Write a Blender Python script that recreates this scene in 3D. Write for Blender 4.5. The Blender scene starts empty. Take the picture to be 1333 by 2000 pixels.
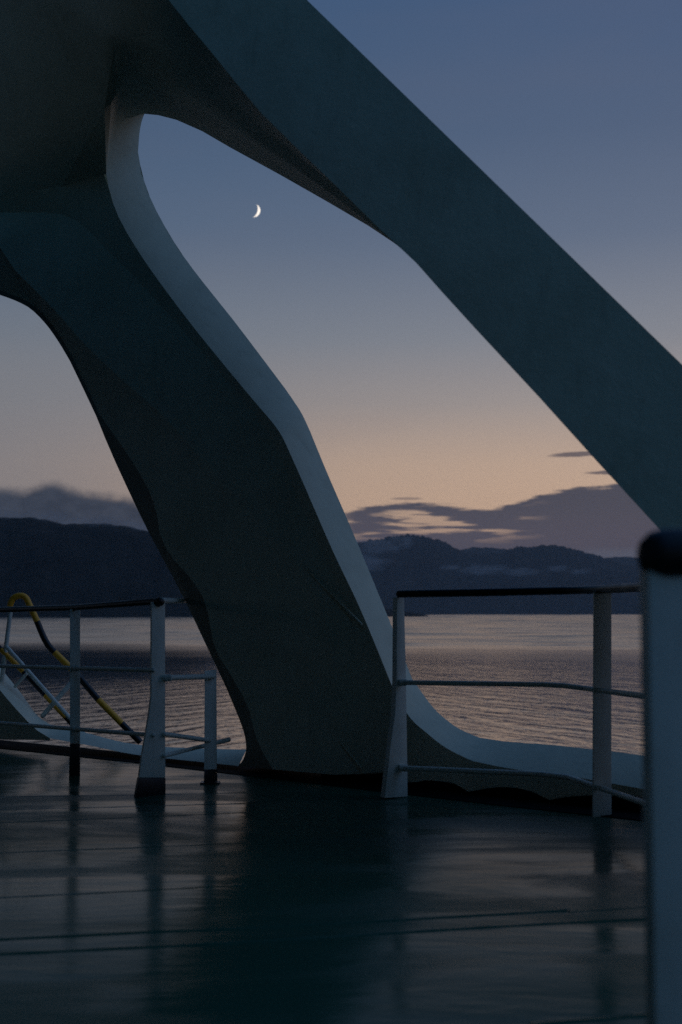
import bpy, bmesh, math, random
from mathutils import Vector, noise as mnoise

random.seed(7)
S = bpy.context.scene
COL = S.collection

# ------------------------------------------------------------------ camera
F = 2778.0                      # focal length in photo pixels (50 mm, portrait)
EYE = 0.975                     # eye height above the deck
PITCH = math.atan(200.0 / F)
cam_d = bpy.data.cameras.new("camera")
cam_d.sensor_fit = 'VERTICAL'
cam_d.sensor_height = 36.0
cam_d.lens = 50.0
cam_d.clip_start = 0.05
cam_d.clip_end = 90000.0
cam_d.dof.use_dof = True
cam_d.dof.focus_distance = 11.0
cam_d.dof.aperture_fstop = 3.2
cam = bpy.data.objects.new("camera", cam_d)
cam.location = (0, 0, EYE)
cam.rotation_euler = (math.pi / 2 + PITCH, 0, 0)
COL.objects.link(cam)
S.camera = cam
S.view_settings.view_transform = 'Standard'
S.view_settings.look = 'None'
S.view_settings.exposure = 0.0
S.view_settings.gamma = 1.0
S.cycles.use_denoising = False
S.cycles.max_bounces = 8
S.cycles.volume_bounces = 1
S.cycles.sample_clamp_indirect = 2.0


def lin(r, g, b):
    def f(c):
        c /= 255.0
        return c / 12.92 if c <= 0.04045 else ((c + 0.055) / 1.055) ** 2.4
    return (f(r), f(g), f(b), 1.0)


# ------------------------------------------------------------------ node helper
class NT:
    def __init__(self, tree):
        self.t = tree
        self.n = tree.nodes
        self.l = tree.links

    def node(self, typ, **kw):
        nd = self.n.new(typ)
        for k, v in kw.items():
            setattr(nd, k, v)
        return nd

    def put(self, sock, v):
        if v is None:
            return
        if isinstance(v, bpy.types.NodeSocket):
            self.l.new(v, sock)
        else:
            sock.default_value = v

    def m(self, op, a, b=None, c=None, clamp=False):
        nd = self.node('ShaderNodeMath', operation=op)
        nd.use_clamp = clamp
        self.put(nd.inputs[0], a)
        self.put(nd.inputs[1], b)
        self.put(nd.inputs[2], c)
        return nd.outputs[0]

    def smooth(self, v, lo, hi):
        nd = self.node('ShaderNodeMapRange', interpolation_type='SMOOTHSTEP')
        self.put(nd.inputs['Value'], v)
        nd.inputs['From Min'].default_value = lo
        nd.inputs['From Max'].default_value = hi
        return nd.outputs['Result']

    def mix(self, f, a, b):
        nd = self.node('ShaderNodeMix', data_type='RGBA')
        self.put(nd.inputs['Factor'], f)
        self.put(nd.inputs[6], a)
        self.put(nd.inputs[7], b)
        return nd.outputs[2]

    def ramp(self, f, stops):
        nd = self.node('ShaderNodeValToRGB')
        e = nd.color_ramp.elements
        e[0].position, e[0].color = stops[0]
        e[1].position, e[1].color = stops[-1]
        for p, c in stops[1:-1]:
            k = e.new(p)
            k.color = c
        self.put(nd.inputs['Fac'], f)
        return nd.outputs['Color']

    def noise(self, vec, scale, detail=4.0, rough=0.55, dist=0.0):
        nd = self.node('ShaderNodeTexNoise')
        self.put(nd.inputs['Vector'], vec)
        nd.inputs['Scale'].default_value = scale
        nd.inputs['Detail'].default_value = detail
        nd.inputs['Roughness'].default_value = rough
        nd.inputs['Distortion'].default_value = dist
        return nd.outputs['Fac']

    def xyz(self, x, y, z):
        nd = self.node('ShaderNodeCombineXYZ')
        self.put(nd.inputs[0], x)
        self.put(nd.inputs[1], y)
        self.put(nd.inputs[2], z)
        return nd.outputs[0]

    def curve(self, v, pts):
        """piecewise curve: pts (x, y) with x and y in 0..1"""
        nd = self.node('ShaderNodeFloatCurve')
        c = nd.mapping.curves[0]
        c.points[0].location = pts[0]
        c.points[1].location = pts[-1]
        for p in pts[1:-1]:
            c.points.new(*p)
        nd.mapping.update()
        self.put(nd.inputs['Value'], v)
        return nd.outputs[0]


# ------------------------------------------------------------------ world: dusk sky
W = bpy.data.worlds.new("World")
S.world = W
W.use_nodes = True
w = NT(W.node_tree)
w.n.clear()
tc = w.node('ShaderNodeTexCoord').outputs['Generated']
sep = w.node('ShaderNodeSeparateXYZ')
w.l.new(tc, sep.inputs[0])
dx, dy, dz = sep.outputs
hor = w.m('SQRT', w.m('ADD', w.m('MULTIPLY', dx, dx), w.m('MULTIPLY', dy, dy)))
elev = w.m('DIVIDE', w.m('ARCTAN2', dz, hor), math.pi / 2)          # 0 horizon .. 1 zenith
az = w.m('ARCTAN2', dx, dy)                                          # 0 straight astern, + right
daz = w.m('DIVIDE', w.m('SUBTRACT', az, math.radians(42)), math.radians(78))
warm = w.m('EXPONENT', w.m('MULTIPLY', w.m('MULTIPLY', daz, daz), -1.0))
D = 1 / 90.0
glow = w.ramp(elev, [(0.0, lin(140, 112, 100)), (1.5 * D, lin(195, 152, 124)), (4.0 * D, lin(233, 194, 161)),
                     (6.0 * D, lin(218, 186, 160)), (8.5 * D, lin(178, 165, 158)), (11 * D, lin(147, 147, 153)),
                     (15 * D, lin(110, 119, 139)), (19 * D, lin(91, 103, 128)), (23.5 * D, lin(79, 94, 124)),
                     (35 * D, lin(56, 84, 130)), (60 * D, lin(30, 68, 116)), (1.0, lin(16, 58, 102))])
away = w.ramp(elev, [(0.0, lin(24, 58, 72)), (5 * D, lin(28, 74, 92)), (12 * D, lin(22, 84, 116)),
                     (25 * D, lin(14, 86, 126)), (50 * D, lin(12, 70, 116)), (1.0, lin(16, 58, 102))])
sky = w.mix(warm, away, glow)
azdeg = w.m('MULTIPLY', az, 180 / math.pi)
l1 = w.m('DIVIDE', w.m('SUBTRACT', azdeg, 104.0), 36.0)  # bright lobe added to the unseen sky on the right, lights the opening edges
lobe = w.m('MULTIPLY', w.m('EXPONENT', w.m('MULTIPLY', w.m('MULTIPLY', l1, l1), -1.0)), w.smooth(elev, 2 * D, 22 * D))
l2 = w.m('DIVIDE', w.m('ADD', azdeg, 84.0), 44.0)  # sky darkened left of the view to keep the leg dark
shade = w.m('MULTIPLY', w.m('EXPONENT', w.m('MULTIPLY', w.m('MULTIPLY', l2, l2), -1.0)), 0.92)
l3 = w.m('DIVIDE', w.m('SUBTRACT', w.m('MODULO', w.m('ADD', azdeg, 360.0), 360.0), 192.0), 46.0)
olive_fill = w.m('MULTIPLY', w.m('EXPONENT', w.m('MULTIPLY', w.m('MULTIPLY', l3, l3), -1.0)), w.m('MULTIPLY', w.smooth(elev, 42 * D, 22 * D), 0.9))  # olive fill added to the unseen sky behind the viewer, tints the leg
sky = w.mix(shade, sky, lin(13, 18, 20))
sky = w.mix(olive_fill, sky, lin(36, 40, 28))
sky = w.mix(lobe, sky, lin(112, 152, 210))
# picture-like angles for the cloud layers, in degrees
azd = w.m('MULTIPLY', az, 180 / math.pi)
eld = w.m('MULTIPLY', elev, 90.0)
# the glow dies toward the left
cool = w.m('MULTIPLY', w.m('MULTIPLY', w.smooth(azd, 2.0, -15.0), w.smooth(eld, 15.0, 7.0)), 0.62)
sky = w.mix(cool, sky, lin(122, 126, 134))
# fine uneven brightness of the high haze
hi_n = w.noise(w.xyz(w.m('MULTIPLY', azd, 0.05), w.m('MULTIPLY', eld, 0.22), 3.0), 1.0, 3.0)
sky = w.mix(w.m('MULTIPLY', w.smooth(hi_n, 0.45, 0.8), 0.10), sky, lin(120, 112, 118))


def px_az(px):
    return math.degrees(math.atan((px - 666.5) / F))


def px_el(py):
    return math.degrees(math.atan((1000 - py) / F) + PITCH)


def cloud_top(pts, a0, a1, emax):
    t = w.m('DIVIDE', w.m('SUBTRACT', azd, a0), a1 - a0, clamp=True)
    c = w.curve(t, [((px_az(p) - a0) / (a1 - a0), px_el(q) / emax) for p, q in pts])
    return w.m('MULTIPLY', c, emax)


# right bank of stratus
top_r = cloud_top([(560, 1015), (660, 1003), (720, 988), (800, 979), (870, 985), (950, 993), (1000, 984), (1060, 966),
                   (1120, 955), (1200, 949), (1400, 940), (2200, 1010)], px_az(560), px_az(2200), 10.0)
wob = w.noise(w.xyz(w.m('MULTIPLY', azd, 0.9), w.m('MULTIPLY', eld, 5.0), 0.0), 1.0, 4.0)
edge_r = w.m('ADD', w.m('SUBTRACT', top_r, eld), w.m('MULTIPLY', w.m('SUBTRACT', wob, 0.5), 0.55))
m_r = w.m('MULTIPLY', w.smooth(edge_r, -0.02, 0.16), w.smooth(azd, px_az(585), px_az(700)))
# warm slits in the bank, left half
sl = w.noise(w.xyz(w.m('MULTIPLY', azd, 0.33), w.m('MULTIPLY', eld, 3.4), 5.2), 1.0, 3.0, 0.5)
slit = w.m('MULTIPLY', w.smooth(sl, 0.50, 0.60),
           w.m('MULTIPLY', w.smooth(edge_r, 0.22, 0.5),
               w.m('MULTIPLY', w.smooth(azd, px_az(1090), px_az(930)), w.smooth(eld, 2.7, 3.4))))
m_r = w.m('MULTIPLY', m_r, w.m('SUBTRACT', 1.0, w.m('MULTIPLY', slit, 0.85)))
# pale gap low on the right
gap = w.m('MULTIPLY', w.smooth(eld, 2.75, 2.35), w.smooth(azd, px_az(1080), px_az(1180)))
c_r = w.mix(w.smooth(eld, 2.6, 4.8), lin(79, 75, 87), lin(63, 66, 80))
c_r = w.mix(w.m('MULTIPLY', gap, 0.6), c_r, lin(92, 98, 112))
m_r = w.m('MULTIPLY', m_r, 0.94)
sky = w.mix(m_r, sky, c_r)


# two small wisps
def wisp(px, py, half_az, half_el, tilt):
    a = w.m('SUBTRACT', azd, px_az(px))
    e = w.m('SUBTRACT', w.m('SUBTRACT', eld, px_el(py)), w.m('MULTIPLY', a, tilt))
    e = w.m('ADD', e, w.m('MULTIPLY', w.m('SUBTRACT', wob, 0.5), 0.16))
    a = w.m('DIVIDE', a, half_az)
    e = w.m('DIVIDE', e, half_el)
    r = w.m('ADD', w.m('MULTIPLY', a, a), w.m('MULTIPLY', e, e))
    return w.smooth(r, 1.0, 0.35)


wm = w.m('MAXIMUM', wisp(1150, 890, 1.75, 0.13, 0.045), wisp(1215, 926, 1.6, 0.11, 0.03))
wm = w.m('MAXIMUM', wm, w.m('MULTIPLY', wisp(795, 974, 0.75, 0.07, 0.0), 0.6))
sky = w.mix(w.m('MULTIPLY', wm, 0.82), sky, lin(82, 76, 84))
# left bank, billowy top
top_l = cloud_top([(-900, 930), (-300, 950), (0, 962), (45, 962), (70, 952), (110, 948), (135, 958), (180, 966), (240, 972),
                   (290, 985), (420, 1010), (600, 1060)], px_az(-900), px_az(600), 10.0)
bil = w.noise(w.xyz(w.m('MULTIPLY', azd, 1.1), w.m('MULTIPLY', eld, 1.6), 8.0), 1.0, 5.0, 0.6)
edge_l = w.m('ADD', w.m('SUBTRACT', top_l, eld), w.m('MULTIPLY', w.m('SUBTRACT', bil, 0.5), 0.7))
m_l = w.m('MULTIPLY', w.smooth(edge_l, -0.25, 0.40), w.smooth(azd, px_az(640), px_az(480)))
c_l = w.mix(w.smooth(bil, 0.3, 0.7), lin(40, 48, 61), lin(56, 63, 76))
sky = w.mix(w.m('MULTIPLY', m_l, 0.95), sky, c_l)
# under the horizon (never seen, only what lights the ship from below)
sky = w.mix(w.smooth(eld, -0.3, -2.0), sky, lin(30, 38, 46))
bg = w.node('ShaderNodeBackground')
w.l.new(sky, bg.inputs['Color'])
bg.inputs['Strength'].default_value = 1.0
w.l.new(bg.outputs[0], w.node('ShaderNodeOutputWorld').inputs['Surface'])


# ------------------------------------------------------------------ materials
def mat(name):
    m = bpy.data.materials.new(name)
    m.use_nodes = True
    t = NT(m.node_tree)
    b = t.n['Principled BSDF']
    return m, t, b


def paint(name, col, rough=0.4, dirt=(0.35, 0.22, 0.14), dirt_amt=0.25, bump=0.012, scale=2.2):
    m, t, b = mat(name)
    co = t.node('ShaderNodeTexCoord').outputs['Object']
    n1 = t.noise(co, scale, 6, 0.65)
    n2 = t.noise(co, 38.0, 3, 0.5)
    n3 = t.noise(co, 9.0, 5, 0.7)
    # rain streaks run down the paint
    mp = t.node('ShaderNodeMapping')
    mp.inputs['Scale'].default_value = (14, 14, 0.7)
    t.l.new(co, mp.inputs[0])
    st = t.noise(mp.outputs[0], 1.0, 4, 0.6)
    base = t.mix(t.m('MULTIPLY', t.smooth(n1, 0.4, 0.75), dirt_amt), (*col, 1), (*[c * d for c, d in zip(col, (0.62, 0.6, 0.55))], 1))
    base = t.mix(t.m('MULTIPLY', t.smooth(st, 0.55, 0.8), dirt_amt * 0.9), base, (*[c * 0.6 for c in col], 1))
    base = t.mix(t.m('MULTIPLY', t.smooth(n3, 0.68, 0.80), dirt_amt), base, (*[dirt[i] * col[i] * 1.4 for i in range(3)], 1))
    t.l.new(base, b.inputs['Base Color'])
    r = t.m('ADD', rough - 0.1, t.m('MULTIPLY', n3, 0.25))
    t.l.new(r, b.inputs['Roughness'])
    bp = t.node('ShaderNodeBump')
    bp.inputs['Strength'].default_value = 0.35
    bp.inputs['Distance'].default_value = bump
    t.l.new(t.m('ADD', t.m('MULTIPLY', n1, 1.0), t.m('MULTIPLY', n2, 0.08)), bp.inputs['Height'])
    t.l.new(bp.outputs[0], b.inputs['Normal'])
    return m


M_WHITE = paint("ship_paint", (0.61, 0.62, 0.47), 0.6, dirt_amt=0.42, bump=0.03)
M_RAILW = paint("rail_paint", (0.70, 0.72, 0.64), 0.5, dirt_amt=0.4, bump=0.004, scale=6)
M_BLACK = paint("black_paint", (0.006, 0.007, 0.008), 0.4, dirt_amt=0.1, bump=0.003, scale=6)
M_GUTTER = paint("gutter_black", (0.004, 0.006, 0.006), 0.85, dirt_amt=0.1, bump=0.002, scale=6)
M_GUTTER.node_tree.nodes["Principled BSDF"].inputs["Specular IOR Level"].default_value = 0.05
M_DARK = paint("dark_edge_tone", (0.22, 0.22, 0.17), 0.6)  # base colour darker than the arch's, for the leg's left edge
M_YEL = paint("yellow_paint", (0.85, 0.40, 0.02), 0.45, dirt_amt=0.3, bump=0.003, scale=8)

# deck: dark green paint under a film of water
M_DECK, t, b = mat("wet_deck_paint")
co = t.node('ShaderNodeTexCoord').outputs['Object']
mp = t.node('ShaderNodeMapping')
mp.inputs['Scale'].default_value = (0.55, 1.6, 1)
mp.inputs['Rotation'].default_value = (0, 0, math.radians(-6))
t.l.new(co, mp.inputs[0])
wet = t.noise(mp.outputs[0], 1.0, 5, 0.6, 0.4)
grit = t.noise(co, 60.0, 3, 0.6)
big = t.noise(co, 0.7, 4, 0.6)
pud = t.smooth(wet, 0.40, 0.56)
t.l.new(t.mix(big, (0.010, 0.066, 0.044, 1), (0.015, 0.084, 0.054, 1)), b.inputs['Base Color'])
t.l.new(t.m('ADD', 0.14, t.m('MULTIPLY', t.m('SUBTRACT', 1.0, pud), 0.20)), b.inputs['Roughness'])
b.inputs['IOR'].default_value = 1.135
t.l.new(t.m('ADD', 0.12, t.m('MULTIPLY', t.smooth(t.noise(mp.outputs[0], 0.55, 4, 0.55, 0.8), 0.36, 0.62), 0.5)), b.inputs['Specular IOR Level'])
bp = t.node('ShaderNodeBump')
bp.inputs['Strength'].default_value = 0.5
bp.inputs['Distance'].default_value = 0.02
t.l.new(t.m('ADD', t.m('MULTIPLY', wet, 1.0), t.m('MULTIPLY', t.m('MULTIPLY', grit, 0.10), t.m('SUBTRACT', 1.0, pud))), bp.inputs['Height'])
t.l.new(bp.outputs[0], b.inputs['Normal'])

# sea
M_SEA, t, b = mat("sea_water")
geo = t.node('ShaderNodeNewGeometry').outputs['Position']
sp = t.node('ShaderNodeSeparateXYZ')
t.l.new(geo, sp.inputs[0])
sx, sy = sp.outputs[0], sp.outputs[1]


def wavevec(ang, kx, ky):
    c, s = math.cos(ang), math.sin(ang)
    u = t.m('ADD', t.m('MULTIPLY', sx, c), t.m('MULTIPLY', sy, s))
    v = t.m('ADD', t.m('MULTIPLY', sx, -s), t.m('MULTIPLY', sy, c))
    return t.xyz(t.m('MULTIPLY', u, kx), t.m('MULTIPLY', v, ky), 0.0)


wl = t.noise(wavevec(math.radians(66), 0.10, 0.60), 1.0, 3, 0.5, 0.4)
wr = t.noise(wavevec(math.radians(113), 0.11, 0.58), 1.0, 3, 0.5, 0.8)
side = t.smooth(sx, -3.5, 3.5)
w1 = t.m('ADD', t.m('MULTIPLY', wl, t.m('SUBTRACT', 1.0, side)), t.m('MULTIPLY', wr, side))
w2 = t.noise(wavevec(math.radians(-28), 0.62, 0.95), 1.0, 2, 0.5, 0.3)
w3 = t.noise(wavevec(math.radians(10), 0.012, 0.03), 1.0, 2, 0.5)
far = t.smooth(t.m('ADD', t.m('ADD', sy, t.m('MULTIPLY', sx, 0.8)), t.m('MULTIPLY', t.m('SUBTRACT', w3, 0.5), 70.0)), 205, 300)
hgt = t.m('MULTIPLY', t.m('ADD', t.m('MULTIPLY', w1, 1.25), t.m('MULTIPLY', w2, 0.35)), t.m('ADD', 0.45, t.m('MULTIPLY', t.noise(wavevec(0.5, 0.05, 0.03), 1.0, 3, 0.6), 1.1)))
bp = t.node('ShaderNodeBump')
bp.inputs['Distance'].default_value = 1.0
t.l.new(t.m('MULTIPLY', t.m('ADD', 0.11, t.m('MULTIPLY', far, -0.07)), t.m('SUBTRACT', 1.0, t.m('MULTIPLY', t.m('MULTIPLY', t.smooth(sy, 95, 190), t.smooth(sx, 10, -30)), 0.75))), bp.inputs['Strength'])
t.l.new(hgt, bp.inputs['Height'])
t.l.new(bp.outputs[0], b.inputs['Normal'])
b.inputs['Base Color'].default_value = (0.004, 0.010, 0.014, 1)
t.l.new(t.m('ADD', 0.05, t.m('MULTIPLY', far, 0.10)), b.inputs['Roughness'])
b.inputs['IOR'].default_value = 1.40

# forested hills
M_HILL, t, b = mat("forest_hillside")
geo = t.node('ShaderNodeNewGeometry').outputs['Position']
n1 = t.noise(geo, 0.006, 8, 0.7)
n2 = t.noise(geo, 0.05, 4, 0.6)
t.l.new(t.mix(t.smooth(n1, 0.35, 0.7), (0.004, 0.010, 0.009, 1), (0.034, 0.032, 0.026, 1)), b.inputs['Base Color'])
b.inputs['Roughness'].default_value = 0.95
b.inputs['Specular IOR Level'].default_value = 0.1
bp = t.node('ShaderNodeBump')
bp.inputs['Distance'].default_value = 25.0
t.l.new(t.m('ADD', n1, t.m('MULTIPLY', n2, 0.4)), bp.inputs['Height'])
t.l.new(bp.outputs[0], b.inputs['Normal'])

M_MOON = bpy.data.materials.new("moonlight")
M_MOON.use_nodes = True
t = NT(M_MOON.node_tree)
t.n.clear()
em = t.node('ShaderNodeEmission')
co = t.node('ShaderNodeTexCoord').outputs['Object']
t.l.new(t.mix(t.noise(co, 0.03, 4), (1.0, 0.86, 0.72, 1), (1.0, 0.95, 0.88, 1)), em.inputs['Color'])
em.inputs['Strength'].default_value = 1.25
t.l.new(em.outputs[0], t.node('ShaderNodeOutputMaterial').inputs['Surface'])


# ------------------------------------------------------------------ geometry helpers
RIGHT = Vector((1, 0, 0))
FWD = Vector((0, math.cos(PITCH), math.sin(PITCH)))
UP = Vector((0, -math.sin(PITCH), math.cos(PITCH)))
CAM = Vector((0, 0, EYE))


def ray(px, py):
    return RIGHT * ((px - 666.5) / F) + FWD + UP * ((1000 - py) / F)


def at(px, py, y):
    """point seen at a photo pixel, at the distance y along the ground"""
    r = ray(px, py)
    return CAM + r * (y / r.y)


def on_deck(px, py, z=0.0):
    r = ray(px, py)
    return CAM + r * ((z - EYE) / r.z)


# the bulwark plane stands oblique to the view
P0 = Vector((0.261, 8.2, 0))
PD = Vector((0.749, -0.662, 0)).normalized()
PN = Vector((0.662, 0.749, 0)).normalized()      # outboard
THICK = 0.30


def on_plane(px, py, off=0.0, k=1.0):
    """photo pixel -> vertical plane parallel to the bulwark; k > 1 brings the plane nearer"""
    r = ray(px, py)
    o = P0 / k + PN * off
    s = (o - CAM).dot(PN) / r.dot(PN)
    return CAM + r * s


def base_y(px, off=0.0):
    return on_plane(px, 1500, off)


def resample(pts, n):
    L = [0.0]
    for a, b_ in zip(pts, pts[1:]):
        L.append(L[-1] + (Vector(b_) - Vector(a)).length)
    out = []
    for i in range(n):
        s = L[-1] * i / (n - 1)
        k = 0
        while k < len(L) - 2 and L[k + 1] < s:
            k += 1
        f = (s - L[k]) / max(L[k + 1] - L[k], 1e-9)
        out.append(Vector(pts[k]).lerp(Vector(pts[k + 1]), f))
    return out


def spline(pts, n):
    """smooth curve through 2-D points, n samples evenly spaced"""
    p = [Vector(q) for q in pts]
    fine = []
    for i in range(len(p) - 1):
        p0 = p[i - 1] if i else p[0] * 2 - p[1]
        p3 = p[i + 2] if i + 2 < len(p) else p[-1] * 2 - p[-2]
        for j in range(12):
            s = j / 12
            fine.append(0.5 * ((2 * p[i + 0]) + (p[i + 1] - p0) * s + (2 * p0 - 5 * p[i] + 4 * p[i + 1] - p3) * s * s
                               + (3 * p[i] - p0 - 3 * p[i + 1] + p3) * s ** 3))
    fine.append(p[-1])
    return resample(fine, n)


def keyed(segs, n):
    """a list of point lists joined end to end, each resampled to n: keeps two curves in step"""
    out = []
    for i, s in enumerate(segs):
        c = spline(s, n)
        out += c if i == 0 else c[1:]
    return out


def link_mesh(name, bm, material, parent=None, smooth=None, mats=None):
    bmesh.ops.remove_doubles(bm, verts=bm.verts, dist=1e-5)
    bmesh.ops.recalc_face_normals(bm, faces=bm.faces)
    me = bpy.data.meshes.new(name)
    bm.to_mesh(me)
    bm.free()
    for m_ in (mats or [material]):
        me.materials.append(m_)
    if smooth is not None:
        me.polygons.foreach_set('use_smooth', [True] * len(me.polygons))
        me.set_sharp_from_angle(angle=math.radians(smooth))
    o = bpy.data.objects.new(name, me)
    COL.objects.link(o)
    if parent is not None:
        o.parent = parent
        if parent.type == 'EMPTY':
            o.location = -parent.location      # meshes are written in world metres
    return o


def tag(o, label=None, cat=None, group=None, kind=None):
    if label:
        o['label'] = label
    if cat:
        o['category'] = cat
    if group:
        o['group'] = group
    if kind:
        o['kind'] = kind
    return o


def empty(name, loc=(0, 0, 0)):
    o = bpy.data.objects.new(name, None)
    o.empty_display_size = 0.1
    COL.objects.link(o)
    o.location = loc
    return o


def loft(bm, rows, closed=False):
    vs = [[bm.verts.new(p) for p in r] for r in rows]
    for a, b_ in zip(vs, vs[1:]):
        for i in range(len(a) - 1):
            bm.faces.new((a[i], a[i + 1], b_[i + 1], b_[i]))
    if closed:
        a, b_ = vs[-1], vs[0]
        for i in range(len(a) - 1):
            bm.faces.new((a[i], a[i + 1], b_[i + 1], b_[i]))
    return vs


def tube(bm, pts, rad, seg=14, caps=True, dome=False, mi=0):
    pts = [Vector(p) for p in pts]
    rads = rad if isinstance(rad, (list, tuple)) else [rad] * len(pts)
    if dome:      # rounded ends
        d0 = (pts[0] - pts[1]).normalized()
        d1 = (pts[-1] - pts[-2]).normalized()
        pre, post = [], []
        for k in (1, 2, 3):
            a = k / 3 * math.pi / 2
            pre.insert(0, (pts[0] + d0 * rads[0] * math.sin(a), max(rads[0] * math.cos(a), 1e-4)))
            post.append((pts[-1] + d1 * rads[-1] * math.sin(a), max(rads[-1] * math.cos(a), 1e-4)))
        pts = [p for p, _ in pre] + pts + [p for p, _ in post]
        rads = [r for _, r in pre] + list(rads) + [r for _, r in post]
    rings = []
    t0 = (pts[1] - pts[0]).normalized()
    up = Vector((0, 0, 1)) if abs(t0.z) < 0.9 else Vector((1, 0, 0))
    nrm = (up - t0 * up.dot(t0)).normalized()
    for i, p in enumerate(pts):
        if i == 0:
            tg = t0
        elif i == len(pts) - 1:
            tg = (pts[i] - pts[i - 1]).normalized()
        else:
            tg = ((pts[i + 1] - pts[i]).normalized() + (pts[i] - pts[i - 1]).normalized()).normalized()
        nrm = (nrm - tg * nrm.dot(tg)).normalized()
        bn = tg.cross(nrm)
        rings.append([bm.verts.new(p + (nrm * math.cos(2 * math.pi * k / seg) + bn * math.sin(2 * math.pi * k / seg)) * rads[i])
                      for k in range(seg)])
    for a, b_ in zip(rings, rings[1:]):
        for k in range(seg):
            f = bm.faces.new((a[k], a[(k + 1) % seg], b_[(k + 1) % seg], b_[k]))
            f.material_index = mi
    if caps:
        for r in (rings[0], rings[-1]):
            f = bm.faces.new(r)
            f.material_index = mi


def slab(bm, outline, shift):
    """a flat outline of 3-D points given thickness by a shift vector"""
    a = [bm.verts.new(p) for p in outline]
    b_ = [bm.verts.new(Vector(p) + shift) for p in outline]
    bm.faces.new(a)
    bm.faces.new(b_)
    n = len(a)
    for i in range(n):
        bm.faces.new((a[i], a[(i + 1) % n], b_[(i + 1) % n], b_[i]))


def bevel_all(bm, w_, ang=35):
    bmesh.ops.recalc_face_normals(bm, faces=bm.faces)
    es = [e for e in bm.edges if len(e.link_faces) == 2 and e.calc_face_angle(0) > math.radians(ang)]
    if es:
        bmesh.ops.bevel(bm, geom=es, offset=w_, segments=2, affect='EDGES', profile=0.6)


# ------------------------------------------------------------------ sea and deck
SEA_Z = -6.5
bm = bmesh.new()
R_ = 14500
vs = [bm.verts.new((x, y, SEA_Z)) for x, y in ((-R_, -3000), (R_, -3000), (R_, 18000), (-R_, 18000))]
bm.faces.new(vs)
tag(link_mesh("sea", bm, M_SEA), kind="structure")

# wind-ruffled water farther out: real crests, so that only the slopes facing the ship are seen
bm = bmesh.new()
rows, y, ph = [], 215.0, 0.0
while y < 10400:
    lam = 7.0 + 0.013 * y
    row = []
    for i in range(72):
        u = (i / 71 - 0.5) * 2
        x = u * (y * 0.34 + 60)
        yy = y + 0.0 * x
        n = mnoise.noise(Vector((x / lam * 0.16, ph * 0.11, 3.0)))
        n2 = mnoise.noise(Vector((x / lam * 0.5, ph * 0.35, 9.0)))
        lim = 300 - 0.55 * max(min(x, 130), -130) + 60 * mnoise.noise(Vector((x * 0.012, 0.0, 5.0)))   # ragged edge of the ruffled patch
        amp = max(0.0, min(1.0, (y - lim + 45) / 90))
        a_ = 0.125 * lam / 6.283 * amp * (0.75 + 0.6 * n2)
        h = a_ * (math.sin(ph + n * 3.0) + 0.3 * math.sin(2.3 * ph + n2 * 4))
        row.append(Vector((x, yy, SEA_Z - 0.12 + (h + 1.35 * 0.125 * lam / 6.283 * 1.35) * amp + 0.13 * amp)))
    rows.append(row)
    ph += 0.9
    y += 0.9 / 6.283 * lam
loft(bm, rows)
tag(link_mesh("sea", bm, M_SEA, smooth=80), kind="structure")

bm = bmesh.new()
e0 = P0 - PD * 9.0 + PN * (THICK + 0.02)
e1 = P0 + PD * 8.0 + PN * (THICK + 0.02)
outline = [Vector((e0.x, e0.y, 0)), Vector((e1.x, e1.y, 0)), Vector((7, -9, 0)), Vector((-9, -9, 0))]
slab(bm, outline, Vector((0, 0, SEA_Z - 0.4)))
deck = tag(link_mesh("deck", bm, M_DECK), kind="structure")

# raised weld seams on the deck
for pts in ([(-60, 1668), (250, 1656), (480, 1646)], [(-60, 1838), (120, 1829), (300, 1820), (470, 1812), (640, 1804), (760, 1798), (930, 1788), (1106, 1778)],
            [(1112, 1781), (1300, 1768)], [(-60, 1866), (250, 1852), (470, 1840), (740, 1824), (930, 1812), (1110, 1802), (1300, 1793)], [(-60, 1557), (250, 1553), (480, 1548)], [(-60, 1583), (270, 1575), (480, 1569)],
            [(-60, 1609), (150, 1601), (480, 1587)], [(-60, 1756), (250, 1741), (480, 1728)], [(1040, 2002), (1180, 1990), (1300, 1980)]):
    bm = bmesh.new()
    c = [on_deck(*p) for p in pts]
    rows = []
    q = resample(c, 40)
    for i, p in enumerate(q):
        wv = 0.004 * mnoise.noise(Vector((p.x * 7, p.y * 7, 1)))
        dr = (q[min(i + 1, 39)] - q[max(i - 1, 0)]).normalized()
        sd = Vector((-dr.y, dr.x, 0))
        h = 0.0028 + 0.0012 * mnoise.noise(Vector((p.x * 11, p.y * 3, 4)))
        rows.append([p + sd * (k_ * 0.020 + wv) + Vector((0, 0, h * (1.7 if pts[0][1] in (1838, 1112, 2002) or len(pts) > 6 else 1.0) * (1 - k_ * k_) - 0.001)) for k_ in (-1, -0.66, -0.33, 0, 0.33, 0.66, 1)])
    loft(bm, rows)
    link_mesh("weld_seam", bm, M_DECK, deck, smooth=60)

# black waterway strip along the foot of the bulwark, wider on the right
bm = bmesh.new()
a0, a1 = P0 - PD * 8.5, P0 + PD * 6
pp = []
for i in range(60):
    s = i / 59
    p = a0.lerp(a1, s)
    wv = 0.012 * mnoise.noise(Vector((s * 40, 0, 2)))
    pp.append((p + PN * 0.27 + Vector((0, 0, 0.004)), p - PN * (0.13 + wv + 0.14 * min(1, max(0, (s - 0.45) / 0.2))) + Vector((0, 0, 0.004))))
loft(bm, [[q[0] for q in pp], [q[1] for q in pp]])
link_mesh("waterway", bm, M_GUTTER, deck)

# ------------------------------------------------------------------ the arch
arch = tag(empty("steel_arch", (P0.x, P0.y, 0)),
           "big pale painted steel arch whose teardrop opening frames the moon",
           "arch", kind="thing")

NS = 14
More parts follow.
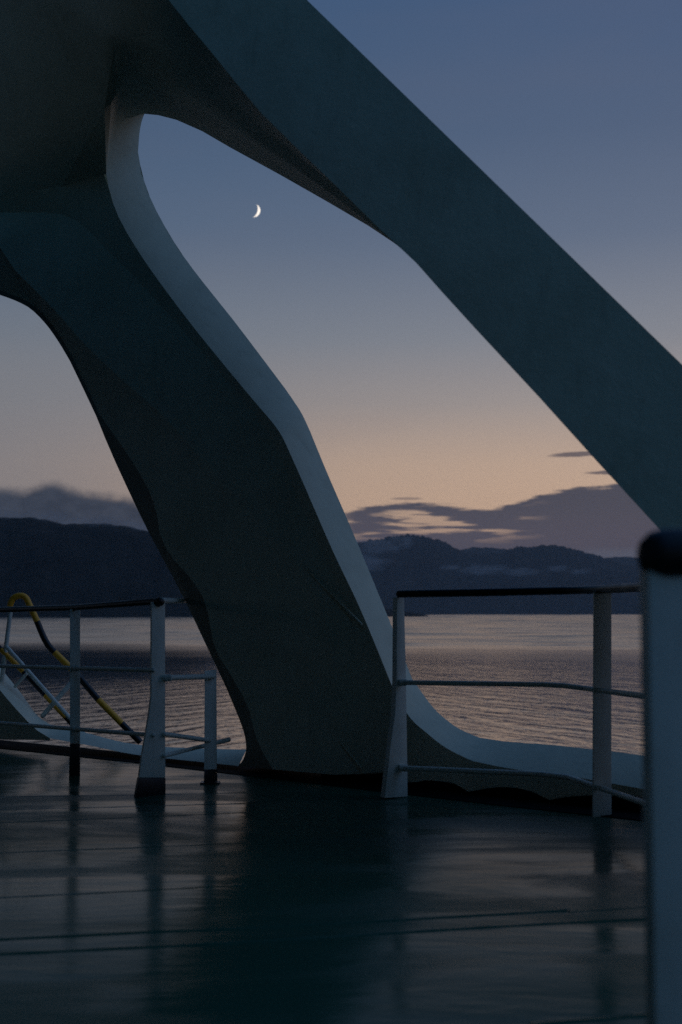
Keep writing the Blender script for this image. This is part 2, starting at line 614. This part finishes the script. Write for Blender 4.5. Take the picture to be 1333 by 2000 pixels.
# opening with the moon: inboard edge (front) and outboard edge (back), in step
RF = keyed([[(279, 222), (245, 233), (227, 250), (217, 272), (212, 305), (208, 340)],
            [(208, 340), (215, 380), (240, 440), (290, 520), (370, 628), (440, 715), (505, 793)],
            [(505, 793), (530, 822), (550, 850), (570, 892)],
            [(570, 892), (600, 960), (650, 1075), (700, 1180), (740, 1275), (768, 1345)],
            [(768, 1345), (800, 1400), (832, 1430), (872, 1461), (922, 1486)],
            [(922, 1486), (1000, 1502), (1100, 1514), (1250, 1540), (1520, 1590)]], NS)
RB = keyed([[(345, 216), (312, 206), (296, 207), (283, 221), (274, 252), (270, 296)],
            [(270, 296), (272, 316), (285, 365), (310, 420), (350, 488), (400, 555), (460, 630), (556, 757)],
            [(556, 757), (572, 780), (590, 808), (606, 842)],
            [(606, 842), (640, 925), (680, 1017), (720, 1112), (765, 1222), (805, 1325)],
            [(805, 1325), (845, 1380), (875, 1408), (902, 1426), (938, 1441)],
            [(938, 1441), (985, 1448), (1100, 1457), (1253, 1475), (1520, 1515)]], NS)
bm = bmesh.new()
fr, bk = [on_plane(*p) for p in RF], [on_plane(*p, off=THICK) for p in RB]
loft(bm, [[a_.lerp(b_, k_ / 6) for a_, b_ in zip(fr, bk)] for k_ in range(7)])
link_mesh("opening_edge", bm, M_WHITE, arch, smooth=40)

# opening on the left: its far edge is the leg's silhouette
LE = keyed([[(-520, 1150), (-430, 880), (-330, 700), (-220, 610), (-120, 570), (-55, 563), (0, 576)],
            [(0, 576), (30, 587), (60, 603), (90, 633), (115, 668), (137, 705)],
            [(137, 705), (162, 757), (188, 812)],
            [(188, 812), (215, 878), (250, 955), (290, 1038), (330, 1112), (370, 1190), (410, 1275), (440, 1338), (465, 1398)],
            [(465, 1398), (477, 1430), (481, 1452), (480, 1470), (474, 1486), (466, 1496)]], NS)
# left sill with the foot of the next leg
SF = keyed([[(-420, 900), (-250, 1030), (-120, 1190), (0, 1348)], [(0, 1348), (40, 1394), (72, 1426), (98, 1442)],
            [(98, 1442), (180, 1457), (265, 1474), (400, 1489), (466, 1496)]], NS)
SB = keyed([[(-380, 850), (-210, 985), (-80, 1165), (0, 1303)], [(0, 1303), (40, 1352), (72, 1396), (98, 1415)],
            [(98, 1415), (160, 1429), (265, 1454), (400, 1462), (482, 1464)]], NS)
bm = bmesh.new()
loft(bm, [[on_plane(*p) for p in SF], [on_plane(*p, off=THICK) for p in SB]])
link_mesh("opening_edge", bm, M_WHITE, arch, smooth=40)
bm = bmesh.new()
loft(bm, [[on_plane(*p) for p in LE], [on_plane(*p) + PN * THICK for p in LE]])
link_mesh("opening_edge", bm, M_WHITE, arch, smooth=40)

# folded plating of the middle leg (front face): silhouette, brow facet, two creases, opening edge
cL = [p for p in LE]
NW = len(cL)
i0 = 3 * (NS - 1)                                                    # where the brow facet starts
RFcut = [p for p in RF[NS - 1:NS - 1 + 3 * (NS - 1) + 1]]            # from the corner under the soffit to the foot
cR = resample([Vector((-520, 400)), Vector((-200, 392)), Vector((0, 384)), Vector((120, 364))] + RFcut + [Vector((772, 1420)), Vector((757, 1508))], NW)
cC = [p + Vector((5, -7)) for p in cL[:i0]] + spline([(192, 806), (217, 838), (264, 900), (298, 952), (319, 1000), (330, 1050), (352, 1090),
      (390, 1132), (418, 1180), (435, 1262), (472, 1326), (503, 1386), (515, 1436), (539, 1486), (550, 1501)], NW - i0)
cB = spline([(-520, 520), (-200, 470), (0, 470), (60, 532), (130, 604), (200, 684), (270, 752), (340, 815), (430, 920), (510, 1012),
             (590, 1110), (640, 1200), (660, 1330), (655, 1512)], NW)
cA = spline([(-520, 426), (-200, 416), (0, 412), (120, 419), (200, 485), (300, 587), (400, 697), (500, 815), (550, 905), (605, 1030),
             (670, 1180), (720, 1320), (735, 1420), (720, 1512)], NW)
# the foot of the plating is cut in shallow scallops
bm = bmesh.new()
rows = [[on_plane(*p) - PN * (0.07 * min(1, max(0, (i - i0) / 9))) for i, p in enumerate(cC)],
        [on_plane(*p) - PN * (0.15 - 0.12 * min(1, max(0, i / NW - 0.35) / 0.42)) for i, p in enumerate(cB)], [on_plane(*p) + PN * max(0.015, 0.11 * (1 - 1.6 * i / NW)) for i, p in enumerate(cA)], [on_plane(*p) for p in cR]]
loft(bm, rows)
link_mesh("leg_plating", bm, M_WHITE, arch, smooth=6)
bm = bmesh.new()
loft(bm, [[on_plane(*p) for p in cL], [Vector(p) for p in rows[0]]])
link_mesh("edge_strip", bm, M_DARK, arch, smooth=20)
# weld seams running down the plating
for pts in ([(505, 1010), (590, 1098), (680, 1188), (712, 1220)], [(600, 1385), (660, 1440), (712, 1500)], [(420, 1262), (500, 1340), (560, 1400)]):
    bm = bmesh.new()
    tube(bm, [on_plane(*p) - PN * (0.02 if pts[0][0] > 400 else 0.06) for p in spline(pts, 20)], 0.007, seg=6)
    link_mesh("weld_seam", bm, M_WHITE, arch, smooth=60)
# outboard face of the leg
bm = bmesh.new()
cRB = resample([Vector((-520, 385)), Vector((0, 370)), Vector((140, 345))] + RB[NS - 1:NS - 1 + 3 * (NS - 1) + 1] + [Vector((820, 1460)), Vector((800, 1495))], NW)
loft(bm, [[on_plane(*p) + PN * THICK for p in cL], [on_plane(*p, off=THICK) for p in cRB]])
link_mesh("outer_plating", bm, M_WHITE, arch, smooth=30)

# low bulwark under the right opening, scalloped foot
bm = bmesh.new()
scal = spline([(655, 1512), (700, 1512), (757, 1508), (800, 1528), (830, 1524), (862, 1526), (890, 1531), (914, 1546), (922, 1545), (950, 1540),
               (980, 1537), (1015, 1540), (1045, 1548), (1072, 1562), (1090, 1559), (1120, 1555), (1160, 1553), (1200, 1548), (1250, 1556), (1520, 1606)], 60)
rf2 = resample(RF[NS - 1 + 2 * (NS - 1) + 8:], 60)
loft(bm, [[on_plane(*p, off=0.003) for p in rf2], [on_plane(*p, off=0.003) for p in scal]])
link_mesh("bulwark_plating", bm, M_WHITE, arch, smooth=20)
bm = bmesh.new()
lb = resample([(-520, 1432), (0, 1444), (98, 1446)], 27)
lf = resample(SF[:2 * NS - 1], 27)
loft(bm, [[on_plane(*p) for p in lf], [on_plane(*p) for p in lb]])
link_mesh("bulwark_plating", bm, M_WHITE, arch, smooth=20)
# black kick plate behind the scallops
bm = bmesh.new()
k0, k1 = P0 - PD * 0.55 + PN * 0.05, P0 + PD * 5.5 + PN * 0.05
slab(bm, [k0, k1, k1 + Vector((0, 0, 0.10)), k0 + Vector((0, 0, 0.07))], PN * 0.03)
link_mesh("kick_plate", bm, M_GUTTER, arch)

# unseen block and overhang added beside the viewer to shade the arch
M_BLOCK = paint("shade_block_dark", (0.10, 0.12, 0.12), 0.6)
blk = tag(empty("shade_block", (-6.0, -3.0, 0)), "unseen dark block added beside the viewer to shade the arch, out of the frame on the left", "shade_block", kind="thing")
bm = bmesh.new()
slab(bm, [Vector(p) for p in ((-12, 4.4, 0), (-1.9, 4.0, 0), (-1.7, -9, 0), (-12, -9, 0))], Vector((0, 0, 4.2)))
link_mesh("shade_wall", bm, M_BLOCK, blk)
bm = bmesh.new()
slab(bm, [Vector(p) for p in ((-12, 17, 4.2), (-4.6, 11.6, 4.2), (-3.3, 10.2, 4.2), (-2.75, 7.5, 4.2), (-2.4, 6.6, 4.2), (-1.3, 5.8, 4.2), (-0.7, 4.6, 4.2), (-0.7, -9, 4.2), (-12, -9, 4.2))], Vector((0, 0, 0.25)))
link_mesh("shade_roof", bm, M_BLOCK, blk)

# the raking upper limb: near face N-U on an inner plane, underside N-F to the outer plane
K = 1.35
ST = [  # N (near lower), U (near upper), F (far lower), V (far upper), far-plane offset
    ((1750, 1540), (1900, 1240), (1700, 1330), (1800, 1280), THICK),
    ((1285, 1030), (1490, 866), (1290, 895), (1400, 870), THICK),
    ((1170, 905), (1333, 712), (1170, 785), (1260, 740), THICK),
    ((1050, 772), (1200, 588), (1050, 682), (1120, 620), THICK),
    ((930, 643), (1085, 478), (930, 590), (1020, 500), THICK),
    ((868, 575), (1035, 430), (860, 540), (960, 460), THICK),
    ((813, 513), (985, 382), (807, 499), (920, 420), THICK),
    ((735, 440), (925, 318), (720, 441), (830, 350), THICK),
    ((660, 366), (855, 250), (640, 394), (750, 280), THICK),
    ((585, 294), (790, 186), (545, 340), (680, 210), THICK),
    ((510, 220), (722, 120), (450, 288), (610, 150), 0.24),
    ((460, 160), (690, 88), (395, 256), (480, 40), 0.18),
    ((412, 100), (655, 52), (345, 234), (400, -10), 0.12),
    ((370, 50), (628, 25), (310, 225), (330, -40), 0.06),
    ((330, 0), (600, 0), (280, 222), (255, -78), 0.0),
    ((300, -42), (540, -70), (245, 233), (220, -67), 0.0),
    ((283, -64), (515, -105), (227, 250), (202, -50), 0.0),
    ((262, -92), (480, -140), (217, 272), (192, -28), 0.0),
    ((235, -126), (450, -170), (212, 305), (187, 5), 0.0),
    ((195, -180), (420, -210), (208, 340), (183, 40), 0.0),
    ((60, -350), (350, -290), (120, 364), (95, 64), 0.0),
    ((-100, -540), (230, -430), (0, 384), (-25, 84), 0.0),
    ((-500, -1000), (-100, -800), (-520, 400), (-545, 100), 0.0)]
Np = [on_plane(*s[0], k=K) for s in ST]
Up = [on_plane(s[1][0], (s[1][0] - 600) / 1.029 if s[1][0] > 600 else s[1][1], k=1.31) for s in ST]
Fp = [on_plane(*s[2], off=s[4]) for s in ST]
Vp = [on_plane(*s[3], off=s[4]) for s in ST]
for row in (Np, Up, Fp, Vp):                                        # the limb stands on the deck beyond the right edge
    d_ = row[0] - row[1]
    row.insert(0, row[0] + d_ * max(0.02, row[0].z / -d_.z) if d_.z < 0 else row[0])
mids = []
for f_, dz_ in ((0.36, 0.06), (0.42, 0.0), (0.70, 0.05)):          # shallow folds along the underside
    mids.append([n.lerp(f, f_) + Vector((0, 0, dz_ * min(1, max(0, (16 - i) / 6)))) for i, (n, f) in enumerate(zip(Np, Fp))])
bm = bmesh.new()
loft(bm, [Np] + mids + [Fp])
link_mesh("underside_plating", bm, M_WHITE, arch, smooth=50)
bm = bmesh.new()
loft(bm, [Up, Np])
link_mesh("limb_face", bm, M_WHITE, arch, smooth=30)
bm = bmesh.new()
loft(bm, [Fp, Vp, Up])
link_mesh("limb_back", bm, M_WHITE, arch, smooth=30)


# ------------------------------------------------------------------ railings
def bar(name, pts, r, material, parent, dome=True):
    bm_ = bmesh.new()
    tube(bm_, pts, r, dome=dome)
    return link_mesh(name, bm_, material, parent, smooth=50)


def plate_post(parent, outline, y, shift, foot_pts=None, bev=0.004, turn=0.0):
    """flat-bar post cut from an outline in photo pixels at distance y"""
    bm_ = bmesh.new()
    slab(bm_, [at(px, py, y + turn * (at(px, py, y).x - at(outline[0][0], py, y).x)) for px, py in outline], shift)
    bevel_all(bm_, bev)
    o = link_mesh("post", bm_, M_RAILW, parent, smooth=40)
    if foot_pts:
        bm_ = bmesh.new()
        slab(bm_, [at(px, py, y + turn * (at(px, py, y).x - at(outline[0][0], py, y).x)) for px, py in foot_pts], shift)
        bevel_all(bm_, bev)
        link_mesh("post_foot", bm_, M_BLACK, o, smooth=40)
    return o


# left run
rl = tag(empty("deck_railing", (-0.97, 7.7, 0)), "black topped railing left of the arch leg, in front of the yellow striped rails", "railing",
         "railings along the deck edge")
YC, YD, Y0 = 7.75, 8.7, 9.5
plate_post(rl, [(297, 1176), (323, 1176), (323.5, 1519), (272, 1519), (279, 1470), (291, 1400), (296, 1360)], YC, Vector((-0.016, 0.06, 0)), turn=0.9,
           foot_pts=[(271, 1519.6), (324, 1519.6), (324, 1559), (264, 1559)])
plate_post(rl, [(137, 1189), (157, 1189), (157, 1452), (137, 1452)], YD, Vector((-0.006, 0.03, 0)), turn=0.6,
           foot_pts=[(137, 1452.6), (157, 1452.6), (157, 1516), (135, 1516)])
bar("handrail", [at(-260, 1206, 11.5), at(0, 1191, Y0), at(148, 1186.5, YD), at(312, 1174, YC)], 0.0185, M_BLACK, rl)
bm = bmesh.new()
bmesh.ops.create_uvsphere(bm, u_segments=18, v_segments=10, radius=0.033)
bmesh.ops.scale(bm, vec=(1, 1, 0.75), verts=bm.verts)
bmesh.ops.translate(bm, vec=at(310, 1176, YC + 0.03), verts=bm.verts)
link_mesh("handrail_end", bm, M_BLACK, rl, smooth=60)
bar("rail_bar", [at(-260, 1290, 11.5), at(0, 1301, Y0), at(148, 1305, YD - 0.02), at(300, 1309, YC)], 0.0125, M_RAILW, rl)
bar("rail_bar", [at(-260, 1398, 11.5), at(0, 1412, Y0), at(148, 1424, YD - 0.02), at(300, 1436, YC)], 0.0125, M_RAILW, rl)

# short run from the flared post to the leg
rs = tag(empty("deck_railing", (-0.77, 8.3, 0)), "short pale railing between the flared post with black foot and the arch leg", "railing",
         "railings along the deck edge")
YE = 8.3
plate_post(rs, [(400, 1310), (418, 1308), (419, 1503), (399, 1503)], YE, Vector((0.012, 0.05, 0)), turn=0.9,
           foot_pts=[(399, 1503.6), (419.5, 1503.6), (420, 1533), (398, 1533)], bev=0.003)
bm = bmesh.new()
slab(bm, [at(391, 1529, YE - 0.03), at(428, 1529, YE - 0.03), at(428, 1533.5, YE - 0.03), at(391, 1533.5, YE - 0.03)], Vector((0, 0.1, 0)))
link_mesh("base_plate", bm, M_BLACK, rs)
bar("rail_bar", [at(322, 1324, YC + 0.05), at(417, 1321, YE + 0.03)], 0.0155, M_RAILW, rs)
bar("rail_bar", [at(322, 1434, YC + 0.05), at(409, 1446, YE + 0.03)], 0.0135, M_RAILW, rs)
bar("brace_rod", [at(322, 1476, YC + 0.05), at(380, 1461, YE + 0.1), at(447, 1445, YE + 0.3)], [0.012, 0.012, 0.0145], M_RAILW, rs)
bar("handrail", [at(318, 1173, YC + 0.05), at(361, 1173.5, 9.55)], 0.0165, M_RAILW, rs)

# right run, turning toward the viewer past the second post
rr = tag(empty("deck_railing", (0.3, 7.66, 0)), "railing with black handrail right of the arch leg, in front of the sunset water", "railing",
         "railings along the deck edge")
YA, YK, YB, YR = 7.66, 7.3, 6.92, 6.2
plate_post(rr, [(776, 1166), (790, 1166), (794, 1340), (797, 1556), (752, 1559), (763, 1460), (772, 1395), (775, 1330)], YA, Vector((-0.022, 0.05, 0)), turn=0.9)
plate_post(rr, [(1161, 1158), (1195, 1157), (1195, 1597), (1159, 1597)], YB + 0.02, Vector((0.0, 0.03, 0)), turn=0.8)
bar("handrail", [at(781, 1160, YA), at(930, 1157.5, 7.45), at(1105, 1153.5, YK), at(1178, 1151, YB), at(1255, 1147, YR), at(1420, 1139, 5.2)], 0.0205, M_BLACK, rr)
bar("rail_bar", [at(785, 1333, YA), at(1060, 1337, YK + 0.02), at(1105, 1339.5, YK - 0.1), at(1178, 1349, YB - 0.02), at(1255, 1359, YR), at(1420, 1390, 5.2)],
    0.0135, M_RAILW, rr)
bar("rail_bar", [at(785, 1500, YA), at(1060, 1512, YK + 0.02), at(1110, 1518, YK - 0.1), at(1178, 1541, YB - 0.02), at(1255, 1567, YR), at(1420, 1632, 5.2)],
    0.0135, M_RAILW, rr)

plate_post(rr, [(1402, 1142), (1446, 1140), (1446, 1735), (1402, 1735)], 5.2, Vector((0.0, 0.03, 0)))
for par, joints in ((rr, [(785, 1333, YA, 790), (785, 1500, YA, 793)]), (rl, [(148, 1305, YD - 0.02, 152), (148, 1424, YD - 0.02, 152)]),
                    (rs, [(413, 1321, YE + 0.03, 408), (326, 1324, YC + 0.05, 331)])):
    for px, py, yy, px2 in joints:
        bar("rail_collar", [at(px - 4, py, yy), at(px2 + 4, py, yy)], 0.019, M_RAILW, par, dome=False)

# near post at the right edge
rn = tag(empty("handrail_post", (0.5, 2.07, 0)), "blurred thick pale post with rounded black handrail end close at the right edge", "railing post")
YN = 2.04
bm = bmesh.new()
xl = at(1269, 1300, YN).x
slab(bm, [Vector((xl, YN, 0)), Vector((xl + 0.13, YN, 0)), Vector((xl + 0.13, YN, at(1300, 1110, YN).z)), Vector((xl, YN, at(1300, 1110, YN).z))], Vector((0, 0.065, 0)))
bevel_all(bm, 0.006)
link_mesh("post", bm, M_RAILW, rn, smooth=40)
bm = bmesh.new()
slab(bm, [Vector((xl + 0.44, YN, 0)), Vector((xl + 0.57, YN, 0)), Vector((xl + 0.57, YN, at(1300, 1110, YN).z)), Vector((xl + 0.44, YN, at(1300, 1110, YN).z))], Vector((0, 0.065, 0)))
bevel_all(bm, 0.006)
link_mesh("post", bm, M_RAILW, rn, smooth=40)
zc = at(1290, 1083, YN).z
x0 = at(1251, 1083, YN).x + 0.037
bm = bmesh.new()
tube(bm, [Vector((x0, YN + 0.02, zc)), Vector((x0 + 0.10, YN + 0.02, zc)), Vector((x0 + 0.6, YN + 0.02, zc))], 0.0385, seg=24, dome=True)
link_mesh("handrail", bm, M_BLACK, rn, smooth=50)

# ------------------------------------------------------------------ striped ladder rails beyond the bulwark
ld = tag(empty("boarding_ladder", (-2.0, 10.9, -0.1)), "white boarding ladder with yellow and black striped hooped rails outside the bulwark", "ladder")
YL = 10.9


def striped(pts_cols, r):
    bm_ = bmesh.new()
    for pts, mi in pts_cols:
        tube(bm_, [at(px, py, YL) for px, py in pts], r, mi=mi)
    return link_mesh("striped_rail", bm_, None, ld, smooth=50, mats=[M_YEL, M_BLACK])


hoop = [tuple(p) for p in spline([(20, 1192), (20.5, 1181), (26, 1169), (38, 1163.5), (50, 1167), (57, 1180), (73, 1214)], 22)]
striped([(hoop, 0), ([tuple(p) for p in spline([(73, 1214), (85, 1243), (95, 1261), (107, 1274)], 8)], 1), ([(107, 1274), (150, 1316)], 0),
         ([(150, 1316), (192, 1366)], 1), ([(192, 1366), (238, 1413)], 0), ([(238, 1413), (275, 1450)], 1)], 0.0245)
striped([([(-40, 1228), (2, 1268)], 1), ([(2, 1268), (46, 1312)], 0), ([(46, 1312), (88, 1357)], 1), ([(88, 1357), (129, 1401)], 0),
         ([(129, 1401), (170, 1445)], 1)], 0.02)
bar("stanchion", [at(21, 1194, YL), at(7, 1305, YL), at(-8, 1420, YL)], 0.0175, M_RAILW, ld)
bar("ladder_stringer", [at(14, 1264, YL - 0.06), at(138, 1404, YL - 0.06), at(170, 1440, YL - 0.06)], 0.0155, M_RAILW, ld)
bar("ladder_brace", [at(84, 1398, YL - 0.02), at(150, 1322, YL - 0.02)], 0.019, M_RAILW, ld)
bar("ladder_brace", [at(30, 1341, YL - 0.02), at(52, 1316, YL - 0.02)], 0.0125, M_RAILW, ld)


# ------------------------------------------------------------------ hills across the water
def hill(name, prof, r_shore, r_ridge, n_az=240, n_r=22, rough=0.05, seed=0):
    prof = sorted(prof)
    a0_, a1_ = prof[0][0], prof[-1][0]
    bm_ = bmesh.new()
    grid = []
    for i in range(n_az):
        px = a0_ + (a1_ - a0_) * i / (n_az - 1)
        k = 0
        while k < len(prof) - 2 and prof[k + 1][0] < px:
            k += 1
        f = (px - prof[k][0]) / (prof[k + 1][0] - prof[k][0])
        f = f * f * (3 - 2 * f) * 0.5 + f * 0.5
        py = prof[k][1] * (1 - f) + prof[k + 1][1] * f
        az_ = math.radians(px_az(px))
        el_ = math.radians(px_el(py))
        H = max(r_ridge * math.tan(el_) + EYE - SEA_Z, 0.0)
        col = []
        for j in range(n_r):
            s = j / (n_r - 1) * 1.7
            r = r_shore + (r_ridge - r_shore) * s
            shape = math.sin(min(s, 1.0) * math.pi / 2) ** 1.25 if s <= 1 else max(0, 1 - ((s - 1) / 0.7) ** 1.5)
            p = Vector((px * 0.03 + seed, r * 0.002, seed))
            nz = mnoise.fractal(p, 0.9, 2.1, 6)
            nz2 = mnoise.fractal(Vector((px * 0.22, r * 0.012, seed + 3)), 0.8, 2.1, 4)
            h = H * shape * (1 + (0.22 * nz * (1 - shape) if s < 1 else 0)) + H * rough * nz2 * min(1, shape * 2)
            if j == 0:
                h = -3
            col.append(bm_.verts.new((r * math.sin(az_), r * math.cos(az_), SEA_Z + h)))
        grid.append(col)
    for a, b_ in zip(grid, grid[1:]):
        for j in range(n_r - 1):
            bm_.faces.new((a[j], a[j + 1], b_[j + 1], b_[j]))
    return tag(link_mesh(name, bm_, M_HILL, smooth=80), kind="structure")


hill("hills", [(-1500, 960), (-800, 985), (-300, 1005), (0, 1018), (60, 1017), (95, 1022), (130, 1029), (165, 1027), (205, 1027), (250, 1032), (290, 1041),
               (350, 1055), (450, 1090), (600, 1140), (720, 1182), (800, 1196), (868, 1208)], 2950, 4000, seed=1.3, rough=0.012)
hill("hills", [(380, 1120), (520, 1085), (620, 1070), (700, 1060), (740, 1053), (773, 1047), (800, 1046), (828, 1048), (850, 1053), (872, 1060), (888, 1070),
               (908, 1079), (945, 1084), (975, 1082), (1000, 1074), (1016, 1070), (1040, 1070), (1060, 1067), (1084, 1068), (1104, 1070),
               (1130, 1077), (1160, 1086), (1190, 1094), (1225, 1106), (1262, 1114), (1330, 1126), (1500, 1150), (2200, 1175)], 10500, 12500, n_az=520, seed=4.1, rough=0.035)
hill("hills", [(800, 1100), (880, 1082), (905, 1073), (925, 1070), (955, 1071), (985, 1073), (1020, 1082), (1120, 1100), (1180, 1092), (1215, 1089), (1250, 1092),
               (1280, 1090), (1400, 1100), (1700, 1080), (2300, 1120)], 13800, 15500, n_az=260, seed=7.7, rough=0.015)

# ------------------------------------------------------------------ mist lying on the far hills
M_MIST = bpy.data.materials.new("mist_air")
M_MIST.use_nodes = True
t = NT(M_MIST.node_tree)
t.n.clear()
pv = t.node('ShaderNodeVolumePrincipled')
pv.inputs['Color'].default_value = (0.95, 0.92, 0.93, 1)
pv.inputs['Density'].default_value = 0.0008
t.l.new(pv.outputs[0], t.node('ShaderNodeOutputMaterial').inputs['Volume'])
bm = bmesh.new()
for px, py, hw, hh, yd in ((735, 1068, 46, 17, 10800), (705, 1098, 52, 15, 10600), (782, 1058, 24, 12, 11000), (945, 1113, 40, 10, 10300), (1016, 1117, 36, 8, 10400),
                           (1088, 1110, 20, 6, 10350), (1135, 1116, 16, 5, 10300), (880, 1108, 20, 5, 10300), (650, 1062, 50, 22, 10700),
                           (20, 1012, 60, 10, 3800), (120, 1017, 55, 9, 3850), (215, 1024, 50, 9, 3800), (290, 1034, 40, 9, 3850)):
    c = at(px, py, yd)
    g = bmesh.ops.create_icosphere(bm, subdivisions=4, radius=1.0)
    for v in g['verts']:
        d_ = v.co.normalized()
        k_ = 1 + 0.55 * mnoise.fractal(d_ * 1.7 + Vector((px, py, 0)), 0.8, 2.0, 4)
        q_ = yd / F
        v.co = c + Vector((d_.x * hw * q_ * k_, d_.y * 280 * k_, d_.z * hh * q_ * k_))
tag(link_mesh("mist", bm, M_MIST, smooth=80), kind="stuff")

# ------------------------------------------------------------------ moon
bm = bmesh.new()
RM = 30000.0
mc = at(495.6, 411.0, RM)
ux, uy = RIGHT, UP
sc = RM / F
rad = 13.4
a_t, a_b = math.radians(67), math.radians(-99)
N_ = 40
outer, inner = [], []
tip0 = Vector((rad * math.cos(a_t), rad * math.sin(a_t)))
tip1 = Vector((rad * math.cos(a_b), rad * math.sin(a_b)))
chord = tip1 - tip0
nrm2 = Vector((-chord.y, chord.x)).normalized()
if nrm2.x < 0:
    nrm2 = -nrm2
for i in range(N_ + 1):
    s = i / N_
    a = a_t + (a_b - a_t) * s
    o2 = Vector((rad * math.cos(a), rad * math.sin(a)))
    f = (o2 - tip0).dot(chord) / chord.length_squared
    hgt_ = (o2 - tip0).dot(nrm2)
    i2 = tip0 + chord * f + nrm2 * hgt_ * 0.55
    outer.append(mc + (ux * o2.x + uy * o2.y) * sc)
    inner.append(mc + (ux * i2.x + uy * i2.y) * sc)
dep = (mc - CAM).normalized() * 40
midl = [(o.lerp(i, 0.45)) - dep for o, i in zip(outer, inner)]
back = [(o.lerp(i, 0.45)) + dep for o, i in zip(outer, inner)]
loft(bm, [outer, midl, inner, back, outer])
tag(link_mesh("moon", bm, M_MOON), "thin bright waxing crescent moon in the dusk sky inside the arch opening", "moon")

# ------------------------------------------------------------------ air
bm = bmesh.new()
bmesh.ops.create_cube(bm, size=1.0)
for v in bm.verts:
    v.co = Vector((v.co.x * 30000, v.co.y * 24000 + 8000, SEA_Z - 1 if v.co.z < 0 else 780))
M_HAZE = bpy.data.materials.new("haze_air")
M_HAZE.use_nodes = True
t = NT(M_HAZE.node_tree)
t.n.clear()
pv = t.node('ShaderNodeVolumePrincipled')
pv.inputs['Color'].default_value = (0.86, 0.88, 0.92, 1)
pv.inputs['Density'].default_value = 0.000031
pv.inputs['Anisotropy'].default_value = 0.2
t.l.new(pv.outputs[0], t.node('ShaderNodeOutputMaterial').inputs['Volume'])
tag(link_mesh("haze", bm, M_HAZE), kind="stuff")
